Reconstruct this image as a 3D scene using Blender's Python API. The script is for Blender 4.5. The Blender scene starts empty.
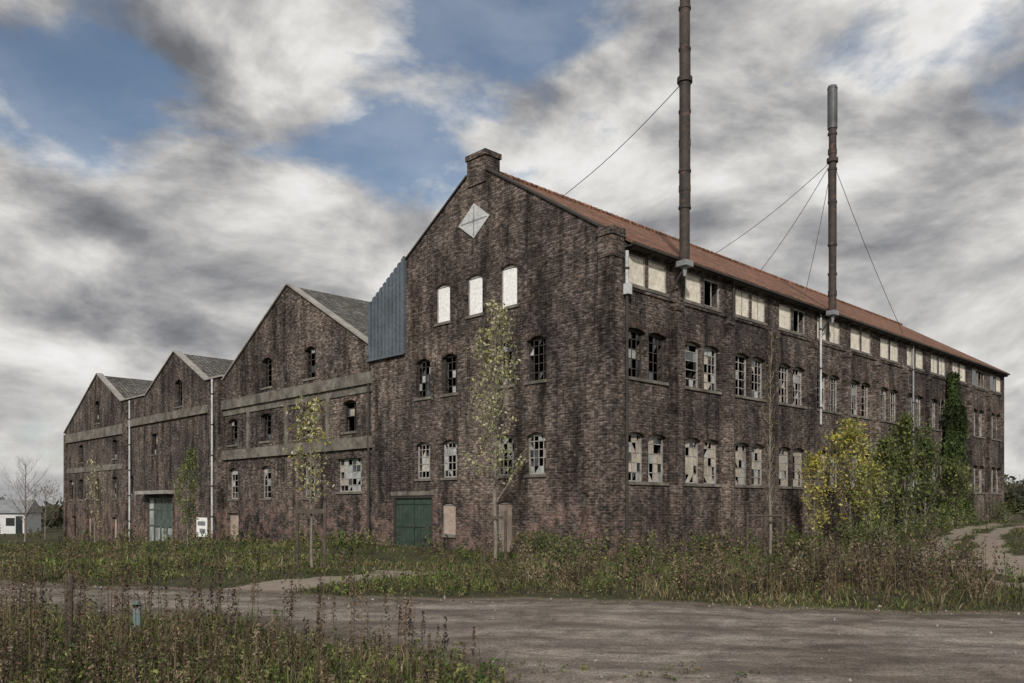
import bpy, bmesh, math, random
import numpy as np
from mathutils import Vector
random.seed(7); rng=np.random.default_rng(11)
sc=bpy.context.scene
F=840.0
# ------------------------------------------------------------------ materials
def newmat(name):
    m=bpy.data.materials.new(name); m.use_nodes=True
    nt=m.node_tree; b=nt.nodes['Principled BSDF']
    return m,nt,b
def N(nt,t,**kw):
    n=nt.nodes.new(t)
    for k,v in kw.items():
        if k in n.inputs: n.inputs[k].default_value=v
        else: setattr(n,k,v)
    return n
def L(nt,a,b): nt.links.new(a,b)
def ramp(nt,fac,stops):
    r=nt.nodes.new('ShaderNodeValToRGB'); e=r.color_ramp.elements
    while len(e)<len(stops): e.new(0.5)
    for i,(p,c) in enumerate(stops):
        e[i].position=p; e[i].color=(c,c,c,1) if not isinstance(c,(tuple,list)) else (*c,1)
    L(nt,fac,r.inputs[0]); return r.outputs[0]
def mix(nt,fac,a,b,mode='MIX'):
    n=nt.nodes.new('ShaderNodeMix'); n.data_type='RGBA'; n.blend_type=mode
    for s,v in ((n.inputs[0],fac),(n.inputs[6],a),(n.inputs[7],b)):
        if hasattr(v,'is_output'): L(nt,v,s)
        elif isinstance(v,(tuple,list)): s.default_value=(*v,1)
        else: s.default_value=v
    return n.outputs[2]
def noise(nt,vec,scale,detail=4,rough=.55,dist=0):
    n=N(nt,'ShaderNodeTexNoise'); n.inputs['Scale'].default_value=scale
    n.inputs['Detail'].default_value=detail; n.inputs['Roughness'].default_value=rough
    n.inputs['Distortion'].default_value=dist
    if vec is not None: L(nt,vec,n.inputs['Vector'])
    return n.outputs['Fac']
def math_(nt,op,a,b=None,clamp=False):
    n=nt.nodes.new('ShaderNodeMath'); n.operation=op; n.use_clamp=clamp
    for i,v in enumerate((a,b)):
        if v is None: continue
        if hasattr(v,'is_output'): L(nt,v,n.inputs[i])
        else: n.inputs[i].default_value=v
    return n.outputs[0]
def bump(nt,b,h,strength=.4,dist=.02):
    n=N(nt,'ShaderNodeBump'); n.inputs['Strength'].default_value=strength; n.inputs['Distance'].default_value=dist
    L(nt,h,n.inputs['Height']); L(nt,n.outputs[0],b.inputs['Normal'])

def brick_mat(name,c1,c2,mort,bw=.30,rh=.105,red=True):
    m,nt,b=newmat(name)
    tc=N(nt,'ShaderNodeTexCoord')
    br=N(nt,'ShaderNodeTexBrick'); L(nt,tc.outputs['UV'],br.inputs['Vector'])
    br.inputs['Scale'].default_value=1; br.inputs['Brick Width'].default_value=bw; br.inputs['Row Height'].default_value=rh
    br.inputs['Mortar Size'].default_value=.02; br.inputs['Mortar Smooth'].default_value=.2; br.inputs['Bias'].default_value=-.15
    br.inputs['Color1'].default_value=(*c1,1); br.inputs['Color2'].default_value=(*c2,1); br.inputs['Mortar'].default_value=(*mort,1)
    ob=tc.outputs['Object']
    big=noise(nt,ob,.20,3,.6,.6); mid=noise(nt,ob,1.2,5,.72,.4)
    mpf=N(nt,'ShaderNodeMapping'); mpf.inputs['Scale'].default_value=(3.6,3.6,9.5); L(nt,ob,mpf.inputs[0])
    fin=noise(nt,mpf.outputs[0],1.0,2,.75)
    mp=N(nt,'ShaderNodeMapping'); mp.inputs['Scale'].default_value=(1.5,1.5,.15); L(nt,ob,mp.inputs[0])
    st=noise(nt,mp.outputs[0],1.0,4,.65)
    c=mix(nt,1.0,br.outputs['Color'],ramp(nt,big,[(.34,(.52,.50,.55)),(.66,(1.5,1.44,1.36))]),'MULTIPLY')
    c=mix(nt,1.0,c,ramp(nt,mid,[(.32,.48),(.70,1.7)]),'MULTIPLY')
    c=mix(nt,1.0,c,ramp(nt,fin,[(.30,.24),(.5,.9),(.70,2.15)]),'MULTIPLY')
    c=mix(nt,1.0,c,ramp(nt,st,[(.37,.36),(.54,1.1)]),'MULTIPLY')
    if red:
        sx=N(nt,'ShaderNodeSeparateXYZ'); L(nt,ob,sx.inputs[0])
        low=ramp(nt,math_(nt,'MULTIPLY',sx.outputs[2],.1),[(.0,1.0),(.30,.0)])
        lx=ramp(nt,math_(nt,'MULTIPLY',sx.outputs[0],.2),[(.02,1.),(.5,.25)])
        rn=ramp(nt,mid,[(.47,0.),(.60,1.)])
        f=math_(nt,'MULTIPLY',math_(nt,'MULTIPLY',math_(nt,'MULTIPLY',low,rn),.7),lx)
        c=mix(nt,f,c,mix(nt,fin,(.10,.065,.055),(.34,.21,.17)))
        wn=ramp(nt,noise(nt,ob,.75,6,.78,1.2),[(.57,0.),(.71,.45)])
        c=mix(nt,wn,c,mix(nt,fin,(.09,.082,.076),(.40,.36,.32)))
        ir=ramp(nt,fin,[(.65,0.),(.73,.6)])
        c=mix(nt,ir,c,(.25,.195,.165))
    L(nt,c,b.inputs['Base Color']); b.inputs['Roughness'].default_value=.92; b.inputs['Specular IOR Level'].default_value=.2
    h=math_(nt,'ADD',math_(nt,'MULTIPLY',br.outputs['Fac'],-1.),math_(nt,'MULTIPLY',fin,1.4))
    bump(nt,b,h,1.0,.035)
    return m
M={}
M['brick']=brick_mat('old_brown_brick',(.098,.076,.065),(.037,.031,.031),(.112,.099,.089))
M['arch']=brick_mat('arch_brick',(.10,.066,.055),(.05,.038,.035),(.09,.08,.07),.09,.30,False)
def simple(name,col,rough=.7,metal=0,var=.35,scale=3,bumpst=.2,col2=None,spots=None,spec=None):
    m,nt,b=newmat(name); tc=N(nt,'ShaderNodeTexCoord'); ob=tc.outputs['Object']
    n1=noise(nt,ob,scale,4,.65); n2=noise(nt,ob,scale*7,3,.7)
    if col2 is None: col2=tuple(x*(1-var) for x in col)
    c=mix(nt,ramp(nt,n1,[(.35,0.),(.65,1.)]),col,col2)
    c=mix(nt,1.,c,ramp(nt,n2,[(.3,.75),(.7,1.2)]),'MULTIPLY')
    if spots: c=mix(nt,ramp(nt,noise(nt,ob,scale*2.3,6,.75,.5),[(.54,0.),(.64,.85)]),c,spots)
    L(nt,c,b.inputs['Base Color']); b.inputs['Roughness'].default_value=rough; b.inputs['Metallic'].default_value=metal
    if spec is not None: b.inputs['Specular IOR Level'].default_value=spec
    bump(nt,b,n2,bumpst,.01); return m
M['concrete']=simple('stained_concrete',(.21,.19,.16),.9,0,.65,.9,.4,spots=(.045,.04,.034))
M['board']=simple('cream_board',(.76,.70,.59),.7,0,.22,1.2,.15,spots=(.50,.43,.34))
M['white_board']=simple('white_board',(.86,.86,.85),.6,0,.08,1.2,.1)
M['plywood']=simple('faded_plywood',(.44,.34,.28),.85,0,.35,1.5,.2)
M['milky']=simple('dirty_wire_glass',(.46,.48,.47),.35,0,.55,1.1,.05)
M['creamglass']=simple('limewashed_glass',(.50,.44,.36),.45,0,.45,1.3,.05)
M['glass']=simple('dark_glass',(.03,.035,.038),.06,0,.3,1,.02,spec=.9)
M['frame']=simple('weathered_white_frame',(.40,.38,.35),.75,0,.5,3,.1)
M['darkframe']=simple('rusty_dark_frame',(.05,.041,.035),.8,0,.4,3,.1)
M['green']=simple('green_door_paint',(.035,.060,.044),.6,0,.35,1.5,.1,spots=(.07,.088,.076))
M['teal']=simple('greygreen_door_paint',(.07,.10,.085),.6,0,.35,1.5,.1,spots=(.18,.19,.17))
M['rust']=simple('rusty_steel_pipe',(.064,.048,.041),.75,.2,.4,1.6,.3,col2=(.026,.023,.022),spots=(.13,.07,.047))
M['zinc']=simple('grey_zinc',(.30,.31,.32),.5,.3,.35,1.5,.1)
M['downpipe']=simple('pale_pvc_pipe',(.55,.56,.56),.5,0,.3,1.5,.05)
M['capmetal']=simple('blackened_cap_metal',(.10,.105,.11),.6,.2,.45,1.5,.1)
M['clad']=simple('bluegrey_sheet_cladding',(.125,.152,.18),.5,.2,.35,.9,.1,spots=(.08,.09,.10))
M['coping']=simple('pale_coping',(.34,.32,.29),.85,0,.4,1.5,.2)
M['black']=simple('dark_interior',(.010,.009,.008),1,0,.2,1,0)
M['wood']=simple('weathered_wood',(.095,.076,.06),.9,0,.4,5,.4)
M['bark']=simple('tree_bark',(.23,.20,.165),.9,0,.45,6,.4)
M['cable']=simple('steel_cable',(.09,.09,.09),.6,.3,.2,1,0)
M['plaster']=simple('white_plaster',(.62,.62,.62),.8,0,.15,1,.1)
M['tealplastic']=simple('faded_teal_plastic',(.16,.24,.25),.5,0,.3,8,.1)
def roof_mat(name,c1,c2,w,h,spots,k=.5):
    m,nt,b=newmat(name); tc=N(nt,'ShaderNodeTexCoord'); ob=tc.outputs['Object']
    br=N(nt,'ShaderNodeTexBrick'); L(nt,tc.outputs['UV'],br.inputs['Vector'])
    br.inputs['Scale'].default_value=1; br.inputs['Brick Width'].default_value=w; br.inputs['Row Height'].default_value=h
    br.inputs['Mortar Size'].default_value=.03; br.offset=0.0
    br.inputs['Color1'].default_value=(*c1,1); br.inputs['Color2'].default_value=(*c2,1)
    br.inputs['Mortar'].default_value=(*[x*.25 for x in c2],1)
    c=mix(nt,1.,br.outputs[0],ramp(nt,noise(nt,ob,.5,5,.7),[(.3,.6),(.7,1.35)]),'MULTIPLY')
    c=mix(nt,1.,c,ramp(nt,noise(nt,ob,4,3,.7),[(.3,.5),(.7,1.55)]),'MULTIPLY')
    c=mix(nt,ramp(nt,noise(nt,ob,1.5,6,.75,.5),[(.50,0.),(.64,k)]),c,spots)
    L(nt,c,b.inputs['Base Color']); b.inputs['Roughness'].default_value=.85; b.inputs['Specular IOR Level'].default_value=.2
    bump(nt,b,br.outputs['Fac'],-.6,.04); return m
M['tile']=roof_mat('red_clay_tiles',(.27,.13,.080),(.155,.075,.050),.30,.38,(.10,.080,.060),.75)
M['slate']=roof_mat('grey_roof_tiles',(.15,.14,.13),(.085,.08,.075),.30,.38,(.05,.052,.038),.6)
def leafmat(name,rough=.6,trans=.35):
    m,nt,b=newmat(name)
    a=N(nt,'ShaderNodeAttribute',attribute_name='col')
    L(nt,a.outputs['Color'],b.inputs['Base Color']); b.inputs['Roughness'].default_value=rough
    b.inputs['Specular IOR Level'].default_value=.2
    if trans>0:
        tr=N(nt,'ShaderNodeBsdfTranslucent'); L(nt,a.outputs['Color'],tr.inputs[0])
        ms=N(nt,'ShaderNodeMixShader'); ms.inputs[0].default_value=trans
        L(nt,b.outputs[0],ms.inputs[1]); L(nt,tr.outputs[0],ms.inputs[2])
        L(nt,ms.outputs[0],nt.nodes['Material Output'].inputs[0])
    return m
M['leaf']=leafmat('leaves'); M['grass']=leafmat('grass_blades',.8,0)

# ------------------------------------------------------------------ mesh helpers
def link(o,parent=None):
    sc.collection.objects.link(o)
    if parent: o.parent=parent
    return o
def empty(name,loc=(0,0,0),rz=0):
    e=bpy.data.objects.new(name,None); e.location=loc; e.rotation_euler=(0,0,rz); e.empty_display_size=.5
    sc.collection.objects.link(e); return e
def boxuv(me):
    uv=me.uv_layers.new(name='UVMap') if not me.uv_layers else me.uv_layers[0]
    for p in me.polygons:
        n=p.normal; ax=max(range(3),key=lambda i:abs(n[i]))
        for li in p.loop_indices:
            c=me.vertices[me.loops[li].vertex_index].co
            if ax==0: uv.data[li].uv=(c.y,c.z)
            elif ax==1: uv.data[li].uv=(c.x,c.z)
            else: uv.data[li].uv=(c.x,c.y*1.15)
class MB:
    def __init__(s): s.v=[];s.f=[];s.m=[]
    def add(s,vs,fs,mi=0):
        o=len(s.v); s.v+= [tuple(v) for v in vs]; s.f+=[tuple(i+o for i in f) for f in fs]; s.m+=[mi]*len(fs)
    def box(s,x0,x1,y0,y1,z0,z1,mi=0):
        vs=[(x,y,z) for z in (z0,z1) for y in (y0,y1) for x in (x0,x1)]
        s.add(vs,[(0,2,3,1),(4,5,7,6),(0,1,5,4),(2,6,7,3),(0,4,6,2),(1,3,7,5)],mi)
    def boxP(s,P,u0,u1,z0,z1,d0,d1,mi=0):
        vs=[P(u,z,d) for z in (z0,z1) for d in (d0,d1) for u in (u0,u1)]
        s.add(vs,[(0,2,3,1),(4,5,7,6),(0,1,5,4),(2,6,7,3),(0,4,6,2),(1,3,7,5)],mi)
    def polyP(s,P,poly,d0,d1,mi=0):
        n=len(poly); vs=[P(u,z,d0) for u,z in poly]+[P(u,z,d1) for u,z in poly]
        fs=[tuple(range(n)),tuple(range(2*n-1,n-1,-1))]+[(i,i+n,(i+1)%n+n,(i+1)%n) for i in range(n)]
        s.add(vs,fs,mi)
    def cyl(s,p0,p1,r0,r1=None,n=8,mi=0,cap=True):
        if r1 is None: r1=r0
        p0=Vector(p0);p1=Vector(p1); d=(p1-p0).normalized()
        a=d.orthogonal().normalized(); b=d.cross(a)
        vs=[];
        for p,r in ((p0,r0),(p1,r1)):
            for i in range(n):
                t=2*math.pi*i/n; vs.append(p+a*math.cos(t)*r+b*math.sin(t)*r)
        fs=[(i,(i+1)%n,(i+1)%n+n,i+n) for i in range(n)]
        if cap: fs+=[tuple(range(n-1,-1,-1)),tuple(range(n,2*n))]
        s.add(vs,fs,mi)
    def build(s,name,mats,parent=None,recalc=True,smooth=False):
        me=bpy.data.meshes.new(name); me.from_pydata(s.v,[],s.f)
        for m in mats: me.materials.append(M[m] if isinstance(m,str) else m)
        me.polygons.foreach_set('material_index',s.m)
        if recalc:
            bm=bmesh.new(); bm.from_mesh(me); bmesh.ops.recalc_face_normals(bm,faces=bm.faces); bm.to_mesh(me); bm.free()
        if smooth: me.polygons.foreach_set('use_smooth',[True]*len(me.polygons))
        me.update(); boxuv(me)
        return link(bpy.data.objects.new(name,me),parent)
def fast_mesh(name,V,Fc,mat,col=None,parent=None):
    me=bpy.data.meshes.new(name); n,k=Fc.shape
    me.vertices.add(len(V)); me.vertices.foreach_set('co',np.ascontiguousarray(V,dtype=np.float32).ravel())
    me.loops.add(n*k); me.loops.foreach_set('vertex_index',Fc.astype(np.int32).ravel())
    me.polygons.add(n); me.polygons.foreach_set('loop_start',np.arange(0,n*k,k,dtype=np.int32))
    me.polygons.foreach_set('loop_total',np.full(n,k,dtype=np.int32))
    if col is not None:
        a=me.color_attributes.new('col','FLOAT_COLOR','POINT')
        c=np.ones((len(V),4),dtype=np.float32); c[:,:3]=col; a.data.foreach_set('color',c.ravel())
    me.materials.append(mat); me.update(calc_edges=True); me.validate()
    return link(bpy.data.objects.new(name,me),parent)

# ------------------------------------------------------------------ terrain functions
def ss(a,b,x):
    t=np.clip((x-a)/(b-a),0,1); return t*t*(3-2*t)
def vn(x,y,f=1.,seed=0):
    r=np.random.default_rng(seed+5); o=0; 
    for i in range(7):
        a=r.uniform(0,6.28); w=f*r.uniform(.6,2.2); ph=r.uniform(0,6.28)
        o=o+np.sin((x*math.cos(a)+y*math.sin(a))*w+ph+1.3*np.sin((x*math.sin(a*1.7)-y*math.cos(a*1.7))*w*.6+ph*2))
    return o/4.0
def yfar(x): return np.interp(x,[-200,-40,-20,-10.5,-3.1,.13,7.3,14,40,200],[60,27,21,17.3,14.5,14.05,12.1,10.3,5,-30])+.18*np.sin(x*.9)+.1*np.sin(x*2.7+1)+.05*np.sin(x*7.)
def ynear(x): return np.interp(x,[-200,-40,-20,-8,-4.2,-1.6,-.2,.35,1.4,200],[52,21.5,16.3,13.0,12.0,9.6,8.2,5.,-30,-60])+.12*np.sin(x*1.9+2)+.06*np.sin(x*5.3)
T0=(3.72,31.3); CA,SA=.719,.695
nn=math.hypot(CA,SA); CA/=nn; SA/=nn; ANG=math.atan2(SA,CA)
def to_local(X,Y):
    dx=X-T0[0]; dy=Y-T0[1]; return dx*CA+dy*SA, -dx*SA+dy*CA
def to_world(t,s): return T0[0]+t*CA-s*SA, T0[1]+t*SA+s*CA
def segdist(X,Y,pts):
    d=np.full(np.shape(X),1e9)
    for (ax,ay),(bx,by) in zip(pts[:-1],pts[1:]):
        l2=(bx-ax)**2+(by-ay)**2; t=np.clip(((X-ax)*(bx-ax)+(Y-ay)*(by-ay))/l2,0,1)
        d=np.minimum(d,np.hypot(X-ax-t*(bx-ax),Y-ay-t*(by-ay)))
    return d
PATH1=[(-5.2,15.4),(-4.0,17.0),(-2.7,19.6),(-2.6,24),(-4.6,32),(-5.0,39.5)]
PATH2=[(9.5,11.5),(10.8,15.5),(12.5,21),(15.0,28),(20,37),(30,50),(60,80)]
PATH3=[(13,26),(17,27.5),(30,30),(70,38)]
def pathmask(X,Y):
    w=.35*vn(X,Y,1.3,3)
    d=segdist(X,Y,PATH1)+w; m=(1-ss(.55,1.2,d))*(.3+.7*(1-ss(20.5,23,Y)))
    d2=segdist(X,Y,PATH2)+w; m=np.maximum(m,(1-ss(.4,.8,np.abs(d2-.9)+.1))*.85)
    d3=segdist(X,Y,PATH3)+w; m=np.maximum(m,(1-ss(.8,1.4,d3))*.9)
    return m
def roadout(X,Y): return np.maximum(Y-yfar(X), ynear(X)-Y)
def g(X,Y):
    X=np.asarray(X,float);Y=np.asarray(Y,float)
    d=Y-yfar(X)
    z=-.42*ss(1.5,15,d)-1.3*ss(2,46,-X)*ss(9,42,d)+.80*ss(9,26,X)*ss(8,28,d)
    z=z+.35*ss(60,400,d)*ss(20,60,X)
    out=ss(.3,1.6,roadout(X,Y))
    far=1-ss(60,120,np.hypot(X,Y))
    z=z+out*far*(.06*vn(X,Y,.7,1)+.03*vn(X,Y,2.3,2))+out*.05
    return z

# ------------------------------------------------------------------ ground
def spaced(lo,hi,step,end):
    a=list(np.arange(lo,hi,step)); x=hi; st=step; r=[]
    while x<end: r.append(x); st*=1.18; x+=st
    r.append(end)
    x=lo; st=step; l=[]
    while x>-end: st*=1.18; x-=st; l.append(max(x,-end))
    return np.array(sorted(set(l))+a+r)
xs=spaced(-26,30,.22,2500); ys=spaced(5,42,.22,2500)
XX,YY=np.meshgrid(xs,ys); ZZ=g(XX,YY)
V=np.stack([XX,YY,ZZ],-1).reshape(-1,3); nx=len(xs);ny=len(ys)
i=np.arange(ny-1)[:,None]*nx+np.arange(nx-1)[None,:]
Fc=np.stack([i,i+1,i+nx+1,i+nx],-1).reshape(-1,4)
pm=pathmask(XX,YY).ravel(); edge=(1-ss(.0,.8,roadout(XX,YY))).ravel()
col=np.stack([pm,edge,vn(XX,YY,.5,9).ravel()*.5+.5],-1)
m,nt,b=newmat('rough_grassland_soil')
tc=N(nt,'ShaderNodeTexCoord'); ob=tc.outputs['Object']
at=N(nt,'ShaderNodeAttribute',attribute_name='col'); sp=N(nt,'ShaderNodeSeparateColor'); L(nt,at.outputs['Color'],sp.inputs[0])
n1=noise(nt,ob,.5,5,.7); n2=noise(nt,ob,6,4,.7); n3=noise(nt,ob,40,3,.7)
c=mix(nt,ramp(nt,n1,[(.35,0.),(.65,1.)]),(.050,.058,.022),(.090,.074,.040))
c=mix(nt,ramp(nt,n2,[(.4,0.),(.7,1.)]),c,(.026,.026,.016))
sand=mix(nt,n2,(.17,.14,.11),(.34,.29,.235))
pf=ramp(nt,math_(nt,'ADD',sp.outputs[0],math_(nt,'MULTIPLY',math_(nt,'SUBTRACT',n2,.5),1.8)),[(.42,0.),(.70,1.)])
c=mix(nt,pf,c,sand)
dirt=mix(nt,n3,(.12,.095,.07),(.20,.165,.135))
ef=ramp(nt,math_(nt,'ADD',sp.outputs[1],math_(nt,'MULTIPLY',math_(nt,'SUBTRACT',n2,.5),.8)),[(.25,0.),(.7,1.)])
c=mix(nt,ef,c,dirt)
L(nt,c,b.inputs['Base Color']); b.inputs['Roughness'].default_value=.95; b.inputs['Specular IOR Level'].default_value=.2; bump(nt,b,math_(nt,'ADD',n2,math_(nt,'MULTIPLY',n3,.4)),.8,.08)
fast_mesh('ground',V,Fc,m,col)

# road
xr=np.arange(-70,70,.12); rows=14
yf=yfar(xr)+.0; yn=np.maximum(ynear(xr),-25)
Vr=[]
for k in range(rows+1):
    Vr.append(np.stack([xr,yn+(yf-yn)*k/rows,np.full_like(xr,.006)],-1))
Vr=np.concatenate(Vr); nx=len(xr)
i=np.arange(rows)[:,None]*nx+np.arange(nx-1)[None,:]
Fr=np.stack([i,i+1,i+nx+1,i+nx],-1).reshape(-1,4)
kk=np.repeat(np.arange(rows+1)/rows,nx)
dfar=(yfar(Vr[:,0])-Vr[:,1]); dn=(Vr[:,1]-ynear(Vr[:,0]))
colr=np.stack([np.clip(dfar/8,0,1),np.clip(dn/4,0,1),kk],-1)
m,nt,b=newmat('packed_dirt_and_gravel')
tc=N(nt,'ShaderNodeTexCoord'); ob=tc.outputs['Object']
at=N(nt,'ShaderNodeAttribute',attribute_name='col'); sp=N(nt,'ShaderNodeSeparateColor'); L(nt,at.outputs['Color'],sp.inputs[0])
n1=noise(nt,ob,.38,5,.7,.6); n2=noise(nt,ob,2.6,6,.74,.3); n3=noise(nt,ob,34,4,.78)
mp=N(nt,'ShaderNodeMapping'); mp.inputs['Rotation'].default_value=(0,0,.27); mp.inputs['Scale'].default_value=(.30,1.3,1); L(nt,ob,mp.inputs[0])
tr=noise(nt,mp.outputs[0],1.2,7,.70,.4)
c=mix(nt,ramp(nt,n1,[(.42,0.),(.64,1.)]),(.36,.310,.268),(.22,.180,.148))
c=mix(nt,1.,c,ramp(nt,tr,[(.38,.66),(.60,1.2)]),'MULTIPLY')
c=mix(nt,1.,c,ramp(nt,n2,[(.33,.58),(.66,1.32)]),'MULTIPLY')
c=mix(nt,1.,c,ramp(nt,n3,[(.34,.40),(.66,1.60)]),'MULTIPLY')
vo=N(nt,'ShaderNodeTexVoronoi'); vo.inputs['Scale'].default_value=16; L(nt,ob,vo.inputs['Vector'])
stn=ramp(nt,vo.outputs['Distance'],[(.08,.8),(.2,0.)])
sel=ramp(nt,n2,[(.5,0.),(.6,1.)])
c=mix(nt,math_(nt,'MULTIPLY',stn,sel),c,(.46,.42,.37))
# two pairs of wheel ruts following the road line
dm=math_(nt,'ADD',math_(nt,'MULTIPLY',sp.outputs[0],8.),math_(nt,'MULTIPLY',math_(nt,'SUBTRACT',n1,.5),1.0))
def rutline(pos,wd):
    a=math_(nt,'ABSOLUTE',math_(nt,'SUBTRACT',dm,pos)); return ramp(nt,math_(nt,'DIVIDE',a,wd),[(.25,1.),(1.,0.)])
rf=rutline(1.25,.26)
for p_,w_ in ((2.75,.28),(4.1,.22),(5.5,.24)): rf=math_(nt,'MAXIMUM',rf,rutline(p_,w_))
rfb=math_(nt,'MULTIPLY',rf,ramp(nt,n2,[(.38,.1),(.58,1.)]))
c=mix(nt,math_(nt,'MULTIPLY',rfb,.6),c,(.115,.090,.070))
damp=ramp(nt,noise(nt,mp.outputs[0],1.0,5,.6,.9),[(.60,0.),(.66,1.)])
c=mix(nt,math_(nt,'MULTIPLY',damp,.55),c,(.09,.07,.055))
eg=ramp(nt,math_(nt,'ADD',math_(nt,'MULTIPLY',sp.outputs[0],6.),math_(nt,'MULTIPLY',n2,.9)),[(.35,1.),(1.,0.)])
c=mix(nt,math_(nt,'MULTIPLY',eg,.85),c,(.075,.062,.038))
eg2=ramp(nt,math_(nt,'ADD',math_(nt,'MULTIPLY',sp.outputs[1],2.2),math_(nt,'MULTIPLY',n2,.9)),[(.4,1.),(1.1,0.)])
c=mix(nt,math_(nt,'MULTIPLY',eg2,.8),c,mix(nt,n3,(.06,.05,.032),(.17,.135,.10)))
L(nt,c,b.inputs['Base Color'])
b.inputs['Specular IOR Level'].default_value=.3
L(nt,ramp(nt,damp,[(0.,.92),(1.,.55)]),b.inputs['Roughness'])
bump(nt,b,math_(nt,'ADD',math_(nt,'ADD',math_(nt,'MULTIPLY',rf,-.5),math_(nt,'MULTIPLY',n2,1.8)),math_(nt,'MULTIPLY',n3,.6)),1.0,.10)
fast_mesh('dirt_road',Vr,Fr,m,colr)

# ------------------------------------------------------------------ factory
fac=empty('brick_factory',(T0[0],T0[1],0),ANG)
PL=lambda u,z,d:(-d,u,z)
PR=lambda u,z,d:(u,-d,z)
D2=-.06
PL2=lambda u,z,d:(-d-D2,u,z)
def opening(u0,u1,z0,z1,rise):
    if rise<=0: return [(u0,z0),(u1,z0),(u1,z1),(u0,z1)]
    pts=[(u0,z0),(u1,z0)]; n=7
    for k in range(n+1):
        a=k/n; u=u1+(u0-u1)*a; pts.append((u,z1-rise+rise*(1-(2*a-1)**2)))
    return pts
def wall(name,P,poly,ops,thick=.42):
    w=MB(); w.polyP(P,poly,0,-thick); wo=w.build(name,['brick'])
    if ops:
        c=MB()
        for o in ops: c.polyP(P,opening(*o),.5,-thick-.5)
        co=c.build('cut',['brick'])
        md=wo.modifiers.new('b','BOOLEAN'); md.operation='DIFFERENCE'; md.object=co; md.solver='EXACT'
        dg=bpy.context.evaluated_depsgraph_get(); dg.update()
        me=bpy.data.meshes.new_from_object(wo.evaluated_get(dg))
        wo.modifiers.clear(); wo.data=me; bpy.data.objects.remove(co)
        while me.uv_layers: me.uv_layers.remove(me.uv_layers[0])
        boxuv(me)
    wo.parent=fac; return wo
frames=MB(); panes=MB(); trim=MB()
FR_M=['frame','darkframe']; PA_M=['glass','milky','creamglass','board','white_board','plywood']
def window(P,o,nx_,nz_,probs,fm=0,depth=-.22,sill=True,arch=True):
    u0,u1,z0,z1,rise=o
    w=.055
    frames.boxP(P,u0-.01,u0+w,z0,z1+.02,depth-.03,depth+.04,fm); frames.boxP(P,u1-w,u1+.01,z0,z1+.02,depth-.03,depth+.04,fm)
    frames.boxP(P,u0+w,u1-w,z0,z0+w,depth-.03,depth+.038,fm); frames.boxP(P,u0+w,u1-w,z1-w-rise*.5,z1+.02,depth-.03,depth+.038,fm)
    if nx_*nz_>1:
        for k in range(1,nx_):
            u=u0+(u1-u0)*k/nx_
            if random.random()<.93: frames.boxP(P,u-.018,u+.018,z0+w,z1-w,depth-.012,depth+.018,fm)
        for k in range(1,nz_):
            z=z0+(z1-z0)*k/nz_
            if random.random()<.95: frames.boxP(P,u0+w,u1-w,z-.017,z+.017,depth-.010,depth+.022,fm)
    for a in range(nx_):
        for c_ in range(nz_):
            r=random.random(); acc=0; mi=None
            for k,pv in enumerate(probs):
                acc+=pv
                if r<acc: mi=k;break
            if mi is None: continue
            ua=u0+(u1-u0)*a/nx_; ub=u0+(u1-u0)*(a+1)/nx_; za=z0+(z1-z0)*c_/nz_; zb=z0+(z1-z0)*(c_+1)/nz_
            tl=random.uniform(-.012,.012); tm=random.uniform(-.012,.012)
            dd=depth
            q=[(ua,za,dd+tl),(ub,za,dd-tl+tm),(ub,zb,dd-tl-tm),(ua,zb,dd+tl)]
            if mi in (0,1,2) and nx_>1 and random.random()<.22:
                j=random.randrange(4); q=[x for ii,x in enumerate(q) if ii!=j]
            panes.add([P(*x) for x in q],[tuple(range(len(q)))],mi)
    if sill: trim.boxP(P,u0-.08,u1+.08,z0-.12,z0-.002,-.2,.07,0)
    if arch and rise>0:
        n=7; up=[];lo=[]
        for k in range(n+1):
            a=k/n; e=.06; u=(u0-e)+(u1-u0+2*e)*a; h=z1-rise+rise*(1-(2*a-1)**2)+.01
            lo.append((u,h)); up.append((u0-.12+(u1-u0+.24)*a,h+.27))
        for k in range(n):
            trim.polyP(P,[lo[k],lo[k+1],up[k+1],up[k]],-.01,.018,1)
# --- main gable
ops=[]; wins=[]
for u in (5.55,7.7,9.9):
    o=(u-.50,u+.50,9.95,11.70,.14); ops.append(o); wins.append((o,1,1,(0,0,0,0,1,0),0,True))
for u in (3.95,5.78,9.43,11.37):
    o=(u-.54,u+.54,6.65,8.45,.16); ops.append(o); wins.append((o,4,5,(.2,.10,.02),1,True))
    o=(u-.54,u+.54,2.85,4.55,.16); ops.append(o); wins.append((o,4,5,(.16,.34,.08),0,True))
door=(10.65,13.75,-1.2,2.05,.0); ops.append(door)
bw=(9.0,9.95,.25,1.7,.1); ops.append(bw); wins.append((bw,1,1,(0,0,0,0,0,1),0,True))
bd=(5.35,6.25,-.9,1.75,.1); ops.append(bd); wins.append((bd,1,1,(0,0,0,0,0,1),0,False))
PK=7.55
gp=[(0,-3),(15.5,-3),(15.5,11.65),(PK,16.5),(0,11.75)]
wall('gable_wall',PL,gp,ops)
for o,a,c_,p,f,s in wins: window(PL,o,a,c_,p,f,sill=s,depth=-.12 if a==1 else -.18)
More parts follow.
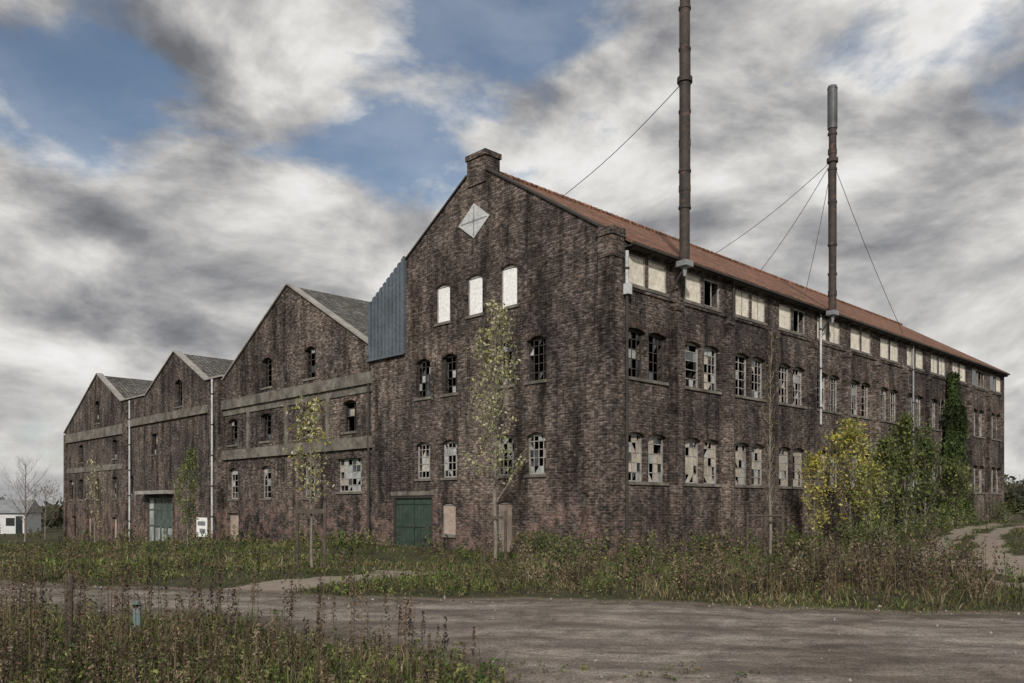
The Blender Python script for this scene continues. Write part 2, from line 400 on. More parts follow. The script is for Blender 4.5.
# --- right long wall
ops=[];LEN=46.6;BAY=LEN/12
for k in range(12):
    for j,(a,b_) in enumerate(((.86,2.05),(2.24,3.44))):
        u0=k*BAY+a;u1=k*BAY+b_
        o=(u0,u1,10.05,11.2,0); ops.append(o)
        window(PR,o,1,1,(0,0,0,.95,0,0) if k<10 else (.3,0,0,.5,0,0),0,-.06,arch=False)
        if random.random()<.4: frames.boxP(PR,(u0+u1)/2-.02,(u0+u1)/2+.02,10.10,11.15,-.058,-.03,0)
        o=(u0,u1,6.5,8.4,.12); ops.append(o)
        pr=random.choice([(.16,.10,.06),(.14,.20,.08),(.2,.10,.03),(.12,.10,.22),(.12,.04,.04)]) if k else (.20,.08,.0)
        window(PR,o,4,5,pr,0 if k else 1)
        o=(u0,u1,2.5,4.4,.12); ops.append(o)
        window(PR,o,4,5,random.choice([(.06,.12,.66),(.05,.22,.52),(.12,.2,.40)]),0)
wall('long_side_wall',PR,[(.42,-3),(LEN-.42,-3),(LEN-.42,11.7),(.42,11.7)],ops)
wall('rear_gable_wall',lambda u,z,d:(LEN+d,u,z),[(0,-3),(15.5,-3),(15.5,11.65),(PK,16.3),(0,11.75)],[])
w=MB(); w.box(.42,LEN-.42,15.08,15.49,-3,11.5); 
w.box(.5,38,64.75,65.18,-3,8.2); w.box(38,38.4,15.6,65.1,-3,8.3)
w.build('party_walls',['brick'],fac)
p=MB()
p.box(-.05,.60,-.06,.62,-3,10.9); p.box(-.08,.62,-.09,.64,10.9,11.7); p.box(-.12,.66,-.13,.68,11.7,12.0)
p.box(LEN-.5,LEN+.07,-.07,.5,-3,11.65)
for k in range(1,12):
    u=k*BAY+ .12
    p.boxP(PR,u-.19,u+.19,-3,9.45,-.05,.26)
    p.boxP(PR,u-.23,u+.23,9.45,9.72,-.05,.31)
p.boxP(PR,.8,LEN-.52,9.80,9.90,-.05,.06)
p.boxP(PR,.8,LEN-.52,11.32,11.62,-.05,.07)
p.box(-.06,.8,6.95,8.15,15.6,16.75); p.box(-.12,.86,6.89,8.21,16.75,16.98)
p.build('brick_piers',['brick'],fac)
q=MB()
for k,z in ((2,9.0),(3,9.0),(5,9.05),(1,9.1),(7,9.0)):
    q.boxP(PR,k*BAY+1.2,k*BAY+1.65,z,z+.45,.0,.012)
    q.boxP(PR,k*BAY+2.5,k*BAY+2.95,z,z+.45,.0,.012)
for s_ in (2.4,4.8,8.6,12.4):
    for z in (5.6,9.2): q.boxP(PL,s_,s_+.06,z,z+.5,0,.04)
q.build('wall_ties_and_putlog_holes',['darkframe'],fac)
def coping(mb,P,a,b_,th=.14,out=.09,back=-.5,mi=0):
    (u0,z0),(u1,z1)=a,b_
    mb.polyP(P,[(u0,z0),(u1,z1),(u1,z1+th),(u0,z0+th)],back,out,mi)
cp=MB()
coping(cp,PL,(.69,12.17),(6.9,16.08),.09); coping(cp,PL,(15.5,11.63),(8.2,16.10),.09)
cp.build('gable_coping',['darkframe'],fac)
d=MB(); d.polyP(PL,[(7.72,13.3),(8.75,14.05),(7.72,14.82),(6.7,14.05)],-.02,.05,0)
d.polyP(PL,[(7.72,13.95),(7.86,14.05),(7.72,14.16),(7.58,14.05)],.05,.06,1)
d.boxP(PL,7.69,7.75,13.4,14.72,.051,.056,1); d.boxP(PL,6.85,8.6,14.02,14.08,.0512,.0562,1)
d.build('diamond_plaque',['downpipe','zinc'],fac)
c=MB()
sl=(16.5-11.65)/(15.5-PK); zt=lambda u:16.5-sl*(u-PK)+.18
u=12.75; k=0
while u<15.75:
    e=min(u+.15,15.8); dd=.10 if k%2 else .16
    c.polyP(PL,[(u,8.95),(e,8.95),(e,zt(e)),(u,zt(u))],.002,dd,0); u=e; k+=1
c.boxP(PL,12.66,12.75,8.9,zt(12.7),.001,.17,0); c.boxP(PL,12.7,15.8,8.84,8.948,.001,.18,0)
c.build('sheet_metal_cladding',['clad'],fac)
# roof main
r=MB()
ZR=16.30; EV=11.66; ks=(ZR-EV)/PK
def roofpoly(mb,P2,s0,z0,s1,z1,t0,t1,th=.12,mi=0):
    mb.add([(t0,s0,z0),(t1,s0,z0),(t1,s1,z1),(t0,s1,z1),(t0,s0,z0-th),(t1,s0,z0-th),(t1,s1,z1-th),(t0,s1,z1-th)],
      [(0,1,2,3),(7,6,5,4),(0,4,5,1),(1,5,6,2),(2,6,7,3),(3,7,4,0)],mi)
EO=.36
roofpoly(r,None,-EO,EV-EO*ks+.13,PK,ZR+.13,.70,LEN+.15)
roofpoly(r,None,15.7,EV-.2*ks+.13,PK+.002,ZR+.128,.42,LEN+.15)
for k in range(110):
    r.cyl((.5+k*.42,PK,ZR+.12),(.5+k*.42+.4,PK,ZR+.13),.13,.15,6)
r.build('red_tile_roof',['tile'],fac)
gt=MB(); ge=EV-EO*ks+.06
gt.box(.75,LEN+.1,-EO-.10,-EO+.01,ge-.10,ge-.01,1); gt.box(.75,LEN+.05,-EO+.02,-.02,ge-.14,ge-.08,1)
for k in range(40): gt.box(.9+k*1.17,.9+k*1.17+.07,-EO+.03,.0,ge-.22,ge-.142,1)
gt.build('eaves_gutter',['zinc','darkframe'],fac)
# --- lower halls
ops=[];wins=[]
for u in (26.6,21.65): o=(u-.62,u+.62,8.68,10.45,.2); ops.append(o); wins.append((o,3,5,(.1,.10,.02),1,True))
for u in (31.1,26.7,21.75,17.7): o=(u-.65,u+.65,5.45,7.1,.15); ops.append(o); wins.append((o,3,4,(.14,.08,.03),1,True))
for u in (31.0,26.7,21.75): o=(u-.62,u+.62,2.0,3.95,.15); ops.append(o); wins.append((o,3,5,(.2,.22,.06),0,True))
o=(16.55,18.85,2.3,4.05,0); ops.append(o); wins.append((o,6,5,(.15,.5,.12),0,True))
o=(30.3,31.8,-1.6,1.1,0); ops.append(o); wins.append((o,1,1,(0,0,0,0,0,1),0,False))
wall('hall_gable_wall',PL2,[(15.503,-3.2),(32.5,-3.2),(32.5,9.6),(24.1,14.3),(15.503,9.6)],ops)
for x in wins: window(PL2,x[0],x[1],x[2],x[3],x[4],sill=x[5])
ops=[];wins=[]
for u in (39.4,56.4): o=(u-.62,u+.62,8.6,10.5,.25); ops.append(o); wins.append((o,3,5,(.1,.05,.02),1,True))
for u in (43.8,52.2,60.6): o=(u-.55,u+.55,5.4,6.95,.15); ops.append(o); wins.append((o,3,4,(.14,.12,.03),1,True))
for u in (48.6,52.2,56.4,60.6,63.4): o=(u-.55,u+.55,2.1,3.9,.15); ops.append(o); wins.append((o,3,4,(.2,.2,.05),1,True))
for u in (52.3,58.6,62.6): o=(u-.55,u+.55,-1.2,.6,.12); ops.append(o); wins.append((o,1,1,(0,0,0,0,0,.8),1,False))
o=(40.5,45.2,-2.2,2.15,0); ops.append(o); DOOR2=o
wall('north_halls_gable_wall',PL,[(32.503,-3.5),(65.2,-3.5),(65.2,8.25),(56.3,12.75),(50.7,9.95),(45.6,9.85),(40.1,12.55),(35.0,9.95),(32.503,9.95)],ops)
for x in wins: window(PL,x[0],x[1],x[2],x[3],x[4],sill=x[5])
pp=MB(); pp.box(-.35,.3,32.35,33.9,-3.3,9.7); pp.box(-.18,.2,49.1,50.0,-3.3,9.6); pp.box(-.12,.2,64.6,65.25,-3.3,8.1)
pp.build('hall_buttresses',['brick'],fac)
bd=MB()
bd.boxP(PL2,15.52,32.33,7.75,8.35,-.1,.20,0); bd.boxP(PL2,15.52,32.33,7.35,7.748,-.1,.07,0)
bd.boxP(PL2,15.52,32.33,4.5,5.1,-.1,.16,0)
bd.boxP(PL,33.95,49.05,7.75,8.3,-.1,.16,0); bd.boxP(PL,50.05,64.55,7.3,8.1,-.1,.15,0)
bd.boxP(PL,50.05,64.55,4.5,4.95,-.1,.06,0)
for u in (19.7,24.2,28.9): bd.boxP(PL2,u-.15,u+.15,5.1,7.35,-.1,.09,0)
bd.build('concrete_bands',['concrete'],fac)
trim.build('sills_and_arches',['concrete','arch'],fac)
frames.build('window_frames',FR_M,fac); panes.build('window_panes',PA_M,fac,recalc=False)
r=MB()
def gable_roof(sa,za,sr,zr,sb,zb,t0=.36,t1=38.6):
    roofpoly(r,None,sa,za,sr,zr,t0,t1); roofpoly(r,None,sb,zb,sr+.002,zr-.002,t0,t1)
gable_roof(15.6,9.55,24.1,14.33,32.6,9.55)
gable_roof(34.7,9.7,40.1,12.5,45.8,9.6); gable_roof(50.4,9.8,56.3,12.7,65.5,8.05)
r.box(.45,38.4,32.6,34.7,9.2,9.45); r.box(.45,38.4,45.8,50.4,9.2,9.45)
r.build('grey_tile_roofs',['slate'],fac)
cp=MB()
for P,a,b_ in ((PL2,(15.6,9.66),(24.1,14.36)),(PL2,(32.5,9.66),(24.1,14.36)),(PL,(35,9.98),(40.1,12.58)),(PL,(45.6,9.88),(40.1,12.58)),(PL,(50.7,9.98),(56.3,12.78)),(PL,(65.3,8.25),(56.3,12.78))):
    coping(cp,P,a,b_,.10,.12,-.40)
cp.boxP(PL,32.4,35,9.955,10.07,-.42,.12); cp.boxP(PL,45.6,50.7,9.96,10.06,-.42,.12)
cp.build('hall_coping',['coping'],fac)
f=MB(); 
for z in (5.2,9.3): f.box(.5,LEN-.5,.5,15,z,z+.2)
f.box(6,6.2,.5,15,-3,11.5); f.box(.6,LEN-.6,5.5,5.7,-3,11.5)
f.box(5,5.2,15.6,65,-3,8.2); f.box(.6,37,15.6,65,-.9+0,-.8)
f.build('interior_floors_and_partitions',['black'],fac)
d=MB()
u0,u1,z0,z1,_=door
zg=-.95
d.boxP(PL,u0,u0+.1,zg,z1,-.2,-.02,1); d.boxP(PL,u1-.1,u1,zg,z1,-.2,-.02,1); d.boxP(PL,u0+.1,u1-.1,z1-.12,z1,-.2,-.02,1)
mid=(u0+u1)/2
for a,b_ in ((u0+.1,mid-.02),(mid+.02,u1-.1)):
    n=6
    for k in range(n):
        x0=a+(b_-a)*k/n; d.boxP(PL,x0+.014,a+(b_-a)*(k+1)/n-.014,zg,z1-.12,-.16,-.12,0)
    for z in (zg+.2,(zg+z1)/2,z1-.4): d.boxP(PL,a+.03,b_-.03,z,z+.14,-.12,-.08,0)
d.boxP(PL,mid-.12,mid-.04,.5,.75,-.08,-.05,1)
d.boxP(PL,u0-.15,u1+.15,z1+.005,z1+.2,-.1,.03,2)
d.build('green_double_door',['green','darkframe','concrete'],fac)
d=MB(); u0,u1,z0,z1,_=DOOR2; zg=-2
n=4
for k in range(n):
    a=u0+(u1-u0)*k/n;b_=u0+(u1-u0)*(k+1)/n
    d.boxP(PL,a+.02,b_-.02,zg,z1,-.18,-.12,0 if k<3 else 1)
    d.boxP(PL,a+.02,a+.14,zg,z1,-.12,-.08,0); d.boxP(PL,b_-.14,b_-.02,zg,z1,-.12,-.08,0)
    for z in (.0,1.2,z1-.15): d.boxP(PL,a+.14,b_-.14,z,z+.12,-.12,-.082,0)
    d.boxP(PL,a+.16,b_-.16,-1.4,-.1,-.119,-.10,1)
d.boxP(PL,u0-.4,u1+.4,2.4,2.65,0,.8,2)
d.build('loading_door_with_canopy',['teal','milky','coping'],fac)
dp=MB()
def pipe(P,u,z0,z1,mi,r_=.055,d_=.12):
    dp.cyl(P(u,z0,d_),P(u,z1,d_),r_,n=8,mi=mi)
    z=z0+.8
    while z<z1: dp.cyl(P(u,z,d_),P(u,z+.08,d_),r_*1.4,n=8,mi=1); z+=2.0
pipe(PR,.74,-1,9.7,1,.06,.13); pipe(PR,.74,9.7,11.2,2,.07,.13)
pipe(PR,16.55,5.7,11.3,2); pipe(PR,28.7,-1,11.3,0); pipe(PR,BAY*2+.5,-1,11.3,1); 
pipe(PL,33.0,-2,9.8,2,.07,.45); pipe(PL,48.5,-2.5,9.8,2,.07,.14); pipe(PL2,15.75,-1.5,9.2,1,.07,.12)
dp.box(.62,.86,-.28,-.05,9.55,9.95,2)
dp.build('downpipes',['zinc','darkframe','downpipe'],fac,smooth=False)
sg=MB(); sg.boxP(PL,34.7,36.3,-.55,.75,.0,.05,0); sg.boxP(PL,34.9,36.1,.2,.5,.05,.055,1); sg.boxP(PL,34.9,35.8,-.3,0,.05,.055,1)
so=sg.build('notice_board',['white_board','zinc'],fac)

# ------------------------------------------------------------------ steel chimneys
def stack(t,s_,z0,z1,r_,cap,wires,att):
    X,Y=to_world(t,s_); e=empty('steel_chimney',(X,Y,0),ANG)
    b=MB(); z=z0; k=0
    while z<z1:
        h=min(random.uniform(1.4,2.6),z1-z); rr=r_*random.uniform(.93,1.05)
        ox,oy=random.uniform(-.015,.015),random.uniform(-.015,.015)
        b.cyl((ox,oy,z),(ox,oy,z+h),rr,rr,18,0); b.cyl((0,0,z+h-.10),(0,0,z+h+.0),r_*random.uniform(1.12,1.2),r_*1.15,18,0)
        if random.random()<.5: b.cyl((0,0,z+h*.4),(0,0,z+h*.4+.25),r_*1.10,r_*1.10,18,0)
        z+=h
    if cap: b.cyl((0,0,z1-2.0),(0,0,z1+.0),r_*1.22,r_*1.22,18,1); b.cyl((0,0,z1),(0,0,z1+.15),r_*1.3,r_*1.1,18,1)
    b.cyl((0,0,att-.1),(0,0,att+.1),r_*1.4,r_*1.4,18,0)
    b.cyl((.10+r_,0,z0+.3),(.10+r_,0,att),.025,.025,6,0)
    b.build('flue',['rust','capmetal'],e,smooth=False)
    c=MB(); c.box(-r_*1.15,r_*1.15,-r_*1.15,r_*1.15,z0-.22,z0,1); c.box(-.05,.05,0,-s_-.0,z0-.18,z0-.06,0)
    c.cyl((0,0,z0-.2),(0,-s_,z0-1.1),.04,.04,6,0); c.cyl((0,0,z0-.22),(0,0,z0-.6),r_*.5,r_*.3,10,1)
    c.build('bracket',['darkframe','zinc'],e)
    w=MB()
    for (tt,sw,zz) in wires:
        p0=Vector((0,0,att)); p1=Vector((tt-t,sw-s_,zz)); prev=p0
        for k in range(1,9):
            q=p0.lerp(p1,k/8); q.z-=.25*math.sin(math.pi*k/8); w.cyl(prev,q,.016,.016,5,0,False); prev=q
    w.build('guy_wires',['cable'],e)
stack(3.75,-.66,11.3,26.0,.215,False,[(5.4,PK,16.4)],18.5)
stack(16.7,-.66,11.4,22.6,.20,True,[(18.7,PK,16.4),(24,PK,16.4),(29.5,.8,12.3),(15.4,.2,12.0)],19.0)

# ------------------------------------------------------------------ vegetation builders
def leafcloud(name,C,size,col,parent=None,mat='leaf',flat=.0):
    n=len(C); a=rng.normal(size=(n,3)); a/=np.linalg.norm(a,axis=1)[:,None]
    b_=rng.normal(size=(n,3)); b_-=a*np.sum(a*b_,1)[:,None]; b_/=np.linalg.norm(b_,axis=1)[:,None]
    s_=(size*np.ones(n))[:,None]; 
    V=np.stack([C-a*s_,C+b_*s_*.5,C+a*s_,C-b_*s_*.5],1).reshape(-1,3)
    Fq=np.arange(4*n).reshape(n,4)
    return fast_mesh(name,V,Fq,M[mat],np.repeat(col,4,0),parent)
def pal(n,cols,w=None,jit=.25):
    cols=np.array(cols); k=rng.choice(len(cols),n,p=w); c=cols[k]*(1+rng.uniform(-jit,jit,(n,1))); return np.clip(c,0,1)
def blades(name,X,Y,h,w,col,lean=.35,parent=None,z=None):
    n=len(X); Z=g(X,Y)-.02 if z is None else z
    az=rng.uniform(0,6.283,n); lx=np.cos(az);ly=np.sin(az); fa=rng.uniform(0,6.283,n); fx=np.cos(fa)*w;fy=np.sin(fa)*w
    le=rng.uniform(.05,1,n)*lean*h
    B=np.stack([X,Y,Z],1); wv=np.stack([fx,fy,0*fx],1)
    m1=B+np.stack([lx*le*.3,ly*le*.3,h*.55],1); tp=B+np.stack([lx*le,ly*le,h*rng.uniform(.88,1,n)],1)
    V=np.stack([B-wv,B+wv,m1-wv*.8,m1+wv*.8,tp],1).reshape(-1,3)
    o=(np.arange(n)*5)[:,None,None]; T=np.array([[0,1,2],[1,3,2],[2,3,4]])[None]
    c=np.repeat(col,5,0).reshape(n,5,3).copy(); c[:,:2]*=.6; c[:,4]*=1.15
    return fast_mesh(name,V,(o+T).reshape(-1,3),M['grass'],c.reshape(-1,3),parent)
def ok(X,Y,path=.35,road=.05):
    t,s_=to_local(X,Y)
    inside=(t>-.05)&(t<LEN+.2)&(s_>-.18)&(s_<66)
    return (~inside)&(roadout(X,Y)>road)&(pathmask(X,Y)<path)
GREEN=[(.075,.105,.026),(.045,.068,.018),(.11,.135,.035),(.135,.145,.045)]
DRY=[(.20,.155,.085),(.14,.105,.06),(.10,.072,.042),(.25,.21,.13)]
def field(n,y0,y1,spread=.8,power=1.):
    Y=y0*np.exp(rng.uniform(0,1,n)**power*math.log(y1/y0)); X=rng.uniform(-spread,spread,n)*Y*1.0; return X,Y
X,Y=field(240000,5.5,60,.80); k=ok(X,Y,.7); X,Y=X[k],Y[k]
t_=vn(X,Y,.6,21)+.5*vn(X,Y,2.2,22); keep=rng.uniform(0,1,len(X))<np.clip(.55+.65*t_,.10,1)*np.where(roadout(X,Y)<.5,.4,1)*(1-pathmask(X,Y)); X,Y,t_=X[keep],Y[keep],t_[keep]
dryp=np.clip(.24+.35*vn(X,Y,.35,31)+.2*vn(X,Y,1.5,32),.05,.85); isd=rng.uniform(0,1,len(X))<dryp
c=np.where(isd[:,None],pal(len(X),DRY),pal(len(X),GREEN))*(.78+.35*np.clip(vn(X,Y,1.1,33),-1,1))[:,None]
h=rng.gamma(4,.018,len(X))*(1+.6*t_)+.03; h=np.clip(h,.02,.26); h*=np.clip(.6+roadout(X,Y)*.4,.5,1.1)
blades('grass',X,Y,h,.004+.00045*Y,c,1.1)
def tufts(nt_,per,y0,y1,hm,dens,cols,name,sp=.8,w=None,wid=1.):
    X,Y=field(nt_,y0,y1,sp); k=ok(X,Y,.2,.25); X,Y=X[k],Y[k]
    d=dens(X,Y); k=rng.uniform(0,1,len(X))<d; X,Y=X[k],Y[k]
    hh=hm*rng.uniform(.45,1.25,len(X)); cc=pal(len(X),cols,w,.2)
    n=len(X); X2=np.repeat(X,per)+rng.normal(0,.10,n*per); Y2=np.repeat(Y,per)+rng.normal(0,.10,n*per)
    H=np.repeat(hh,per)*rng.uniform(.4,1.1,n*per); C=np.repeat(cc,per,0)*rng.uniform(.6,1.35,(n*per,1))
    k=ok(X2,Y2,.5,.0)
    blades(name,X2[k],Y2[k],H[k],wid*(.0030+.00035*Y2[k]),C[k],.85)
def dens_mid(X,Y): return np.clip(-.10+.6*vn(X,Y,.45,41)+.4*vn(X,Y,1.6,42),.01,.7)*(Y>10)
tufts(3800,14,13,55,.34,dens_mid,DRY+GREEN[:3],'tall_dry_grass')
def weeds(name,X,Y,H,K,lsz,cols,stemcol,lo=.25,rad=.10,mat='grass'):
    n=len(X); Z=g(X,Y)-.02
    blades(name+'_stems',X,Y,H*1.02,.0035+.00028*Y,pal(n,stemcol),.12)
    f=rng.uniform(lo,1.02,(n,K)); r=rad*(1.15-f)*H[:,None]*1.6*rng.uniform(.2,1,(n,K)); a=rng.uniform(0,6.283,(n,K))
    C=np.stack([X[:,None]+r*np.cos(a),Y[:,None]+r*np.sin(a),Z[:,None]+f*H[:,None]],-1).reshape(-1,3)
    pc=np.repeat(pal(n,cols,None,.3),K,0)*rng.uniform(.5,1.45,(n*K,1))
    S=(lsz*(1+.025*np.repeat(Y,K)))*rng.uniform(.5,1.3,n*K)
    leafcloud(name,C,S,pc,None,mat)
def pick(n,fn,y0,y1,sp=.8,pm_=.2,ro=.15):
    X,Y=field(n,y0,y1,sp); k=ok(X,Y,pm_,ro); X,Y=X[k],Y[k]; k=rng.uniform(0,1,len(X))<fn(X,Y); return X[k],Y[k]
BROWN=[(.085,.064,.042),(.12,.092,.055),(.055,.043,.030),(.10,.09,.05),(.17,.135,.085)]
SEED=[(.10,.066,.042),(.060,.043,.032),(.13,.095,.060),(.040,.032,.026),(.17,.13,.09)]
WG=[(.055,.085,.024),(.09,.12,.035),(.12,.125,.045),(.16,.17,.06)]
def fgd(X,Y): return ((Y<ynear(X)-.15)&(X<0))*np.clip(.5+.7*vn(X,Y,1.1,51),.08,1)
X,Y=pick(3000,fgd,5.2,15,.85); H=rng.uniform(.28,.75,len(X))*np.clip(.45+(-X)*.12,.4,1.1)
weeds('dry_weeds',X,Y,H,44,.0125,BROWN+SEED,[(.10,.075,.05),(.06,.047,.035),(.16,.125,.085)],.45,.09)
X,Y=pick(300,lambda X,Y:(Y<ynear(X)-.15)&(X<-.3),6.5,11.5,.85); H=rng.uniform(.8,1.45,len(X))*np.clip(.5+(-X)*.12,.5,.95)
weeds('dock_seed_stalks',X,Y,H,80,.0125,SEED[:4],[(.09,.065,.045),(.12,.09,.06)],.5,.065)
X,Y=pick(2600,fgd,5.2,15,.85); H=rng.uniform(.10,.34,len(X))
weeds('green_weeds',X,Y,H,34,.019,WG,[(.06,.07,.03)],.05,.35)
tufts(1400,18,5.2,13.5,.38,lambda X,Y:((Y<ynear(X))&(X<1))*np.clip(.45+.6*vn(X,Y,.9,61),.06,1),DRY[:3]+GREEN,'verge_grass',wid=.8)
X=rng.uniform(-.8,2.6,150);Y=rng.uniform(6.8,8.8,150)
k=(np.hypot((X-1.0)/1.5,(Y-8.0)/.5)+.4*vn(X,Y,2,5)<1); X,Y=X[k],Y[k]
weeds('road_edge_weeds',X,Y,rng.uniform(.03,.09,len(X)),26,.010,WG+BROWN,[(.06,.07,.03)],.05,.9)
def foot(X,Y):
    t,s_=to_local(X,Y); dl=np.where(s_>0,-t,-s_); dl=np.where((s_<0)&(t<0),np.hypot(s_,t),dl); return np.clip(1-ss(.5,4.0,dl),0,1)*(dl>0)*np.clip(.6+.6*vn(X,Y,.8,77),.1,1)
X,Y=pick(8000,foot,24,85,.8); H=rng.uniform(.35,1.15,len(X))
weeds('wall_foot_weeds',X,Y,H,26,.034,WG+BROWN[:3],[(.09,.07,.045)],.1,.25)
def clump(X,Y):
    a=np.exp(-(((X-6.8)/3.2)**2+((Y-16.3)/2.6)**2)); b_=np.exp(-(((X-1.5)/1.6)**2+((Y-17.5)/2.0)**2))*.8
    return np.clip(a*1.3+b_*.7,0,1)*np.clip(.6+.7*vn(X,Y,1.,71),.08,1)
X,Y=pick(8000,clump,12.3,24,.75); H=rng.uniform(.3,1.12,len(X))
weeds('tall_brown_weeds',X,Y,H,36,.021,BROWN+SEED+WG[:1],[(.13,.10,.065),(.08,.06,.04)],.3,.13)
tufts(1500,14,12.3,26,.5,lambda X,Y:clump(X,Y),DRY,'reedy_grass',.7)
def strip(X,Y): return ((Y>yfar(X)+.6))*np.clip(.06+.6*vn(X,Y,.55,81)+.35*vn(X,Y,2,82),.015,1)
X,Y=pick(10000,strip,14.5,52,.8); H=rng.uniform(.10,.58,len(X))
weeds('meadow_weeds',X,Y,H,28,.022,WG+WG+BROWN,[(.10,.08,.05)],.1,.28)

# trees
def tree(name,X,Y,H,cb,spread,nb,nleaf,ls,cols,tr=.05,up=.9,clus=.25,bare=False,stakes=True,profile=None,sub=4):
    z0=float(g(X,Y))-.05; e=empty(name,(X,Y,z0)); b=MB(); tips=[]
    seg=10; pts=[Vector((0,0,0))]
    for k in range(1,seg+1):
        pts.append(Vector((random.uniform(-.04,.04)*H*.12+pts[-1].x,random.uniform(-.04,.04)*H*.12+pts[-1].y,H*.97*k/seg)))
    for k in range(seg): b.cyl(pts[k],pts[k+1],tr*(1-k/seg*.85),tr*(1-(k+1)/seg*.85),7,0,False)
    def at(f): 
        x=f*seg; i_=min(int(x),seg-1); return pts[i_].lerp(pts[i_+1],x-i_)
    def limb(p,d,l,r,depth):
        n=5; q=p.copy()
        for k in range(n):
            d=(d+Vector((random.uniform(-.2,.2),random.uniform(-.2,.2),random.uniform(-.02,.22)))).normalized()
            q2=q+d*l/n; b.cyl(q,q2,r*(1-k/n*.8),r*(1-(k+1)/n*.8),5,0,False)
            if k>=1: tips.append((q2.copy(),depth))
            if depth<2 and k>=1:
                for _ in range(random.randint(0,2) if depth else random.randint(1,2)):
                    sd=(d+Vector((random.uniform(-1,1),random.uniform(-1,1),random.uniform(-.2,.6)))).normalized()
                    if depth+1<=1 or sub>4 or random.random()<.6: limb(q2,sd,l*.42,r*.45,depth+1)
            q=q2
    for k in range(nb):
        f=cb+(0.97-cb)*((k+random.random())/nb); pr=(profile(f) if profile else (1-abs((f-cb)/(1-cb)-.35)*1.1))
        a=k*2.4+random.uniform(-.5,.5); d=Vector((math.cos(a),math.sin(a),up)).normalized()
        limb(at(f),d,max(.15,spread*pr)*random.uniform(.6,1.3),tr*.38*(1-f*.6),0)
    b.build('trunk_and_branches',['bark'],e,recalc=False,smooth=True)
    if not bare:
        P=np.array([list(t[0]) for t in tips]+[list(at(.96))])
        dens=rng.uniform(0,1,len(P))**2+.02; kx=rng.choice(len(P),nleaf,p=dens/dens.sum())
        C=P[kx]+rng.normal(0,clus*spread*.35,(nleaf,3))
        br=np.clip(.55+.7*rng.uniform(0,1,len(P))[kx],0,2)[:,None]
        leafcloud('leaves',C,ls*rng.uniform(.6,1.3,nleaf),pal(nleaf,cols)*br,e)
    if stakes:
        s_=MB()
        for dx in (-.36,.36):
            s_.cyl((dx,-.1,-.1),(dx*1.02,-.1,1.8),.05,.045,8,0)
        s_.box(-.42,.42,-.15,-.11,1.5,1.62,0); s_.build('support_stakes',['wood'],e)
    return e
YG=[(.38,.36,.16),(.48,.45,.26),(.26,.29,.11),(.56,.53,.38)]
YEL=[(.50,.42,.08),(.42,.40,.10),(.26,.29,.08),(.60,.50,.16)]
GR=[(.085,.12,.038),(.13,.17,.05),(.05,.075,.026),(.20,.21,.07)]
def wx(px,Y): return (px-512)/F*Y
tree('young_poplar_tree',wx(495,29),29,8.6,.24,1.8,30,2100,.068,YG,.085,1.6,.15)
tree('young_poplar_tree',wx(312,22.5),22.5,4.4,.34,1.0,24,850,.052,YG+YEL[:1],.045,1.6,.2)
tree('young_poplar_tree',wx(770,33),33,9.3,.2,.75,36,520,.05,[(.12,.13,.06),(.2,.19,.08),(.12,.09,.05)],.07,2.2,.3,stakes=False)
tree('young_birch_tree',wx(188,42),42,4.9,.12,.95,30,1700,.065,[(.18,.22,.08),(.25,.28,.10),(.10,.13,.05)],.05,1.5,.25,stakes=False)
tree('young_birch_tree',wx(95,55),55,5.6,.2,.9,18,420,.07,YG,.06,1.4,.4,stakes=False)
tree('yellow_maple_tree',wx(850,39.5),39.5,5.3,.06,1.7,36,2600,.085,YEL+[(.22,.26,.08)],.07,1.7,.28,stakes=False)
tree('yellow_maple_tree',wx(814,38),38,4.0,.06,1.3,24,1200,.075,YEL,.05,1.5,.28,stakes=False)
tree('yellow_maple_tree',wx(870,38),38,3.2,.06,1.3,24,1100,.075,YEL[1:3]+GR[3:],.05,1.4,.28,stakes=False)
tree('green_willow_tree',wx(884,41),41,4.6,.04,1.4,32,2400,.085,GR+[(.24,.25,.08)],.07,1.8,.28,stakes=False)
tree('green_willow_tree',wx(905,43),43,5.9,.04,1.5,36,3400,.09,GR+[(.24,.25,.08)],.09,2.0,.28,stakes=False)
tree('green_willow_tree',wx(925,45),45,5.0,.04,1.4,32,2700,.09,GR,.08,2.0,.28,stakes=False)
tree('green_willow_tree',wx(952,48),48,3.4,.04,1.7,26,2200,.09,GR+[(.24,.25,.08)],.08,1.4,.28,stakes=False)
tree('bare_tree',wx(25,74),74,7.2,.2,2.6,26,120,.06,GR,.10,1.0,.4,bare=True,stakes=False,sub=5)
tree('bare_tree',wx(45,80),80,4.8,.2,2.2,18,420,.08,[(.25,.15,.06),(.16,.12,.06)],.08,.9,.4,stakes=False,sub=5)
def shrub(name,X,Y,w,h,n,cols,ls=.06):
    z0=float(g(X,Y)); e=empty(name,(X,Y,z0-.05)); b=MB(); ends=[]
    for k in range(16):
        a=random.uniform(0,6.28); r_=w*random.uniform(.1,.5); p=Vector((math.cos(a)*r_,math.sin(a)*r_,h*random.uniform(.5,1)))
        m_=p*.5+Vector((0,0,.1*h)); b.cyl((0,0,0),m_,.02,.014,5,0,False); b.cyl(m_,p,.014,.005,5,0,False); ends+= [p,m_.lerp(p,.6),m_]
    b.build('stems',['bark'],e,recalc=False)
    P=np.array([list(p) for p in ends]); kx=rng.integers(0,len(P),n)
    C=P[kx]+rng.normal(0,1,(n,3))*np.array([w*.10,w*.10,h*.10]); C[:,2]=np.maximum(C[:,2],.03)
    leafcloud('leaves',C,ls*rng.uniform(.6,1.3,n),pal(n,cols)*(.5+.8*rng.uniform(0,1,len(P))[kx])[:,None],e)
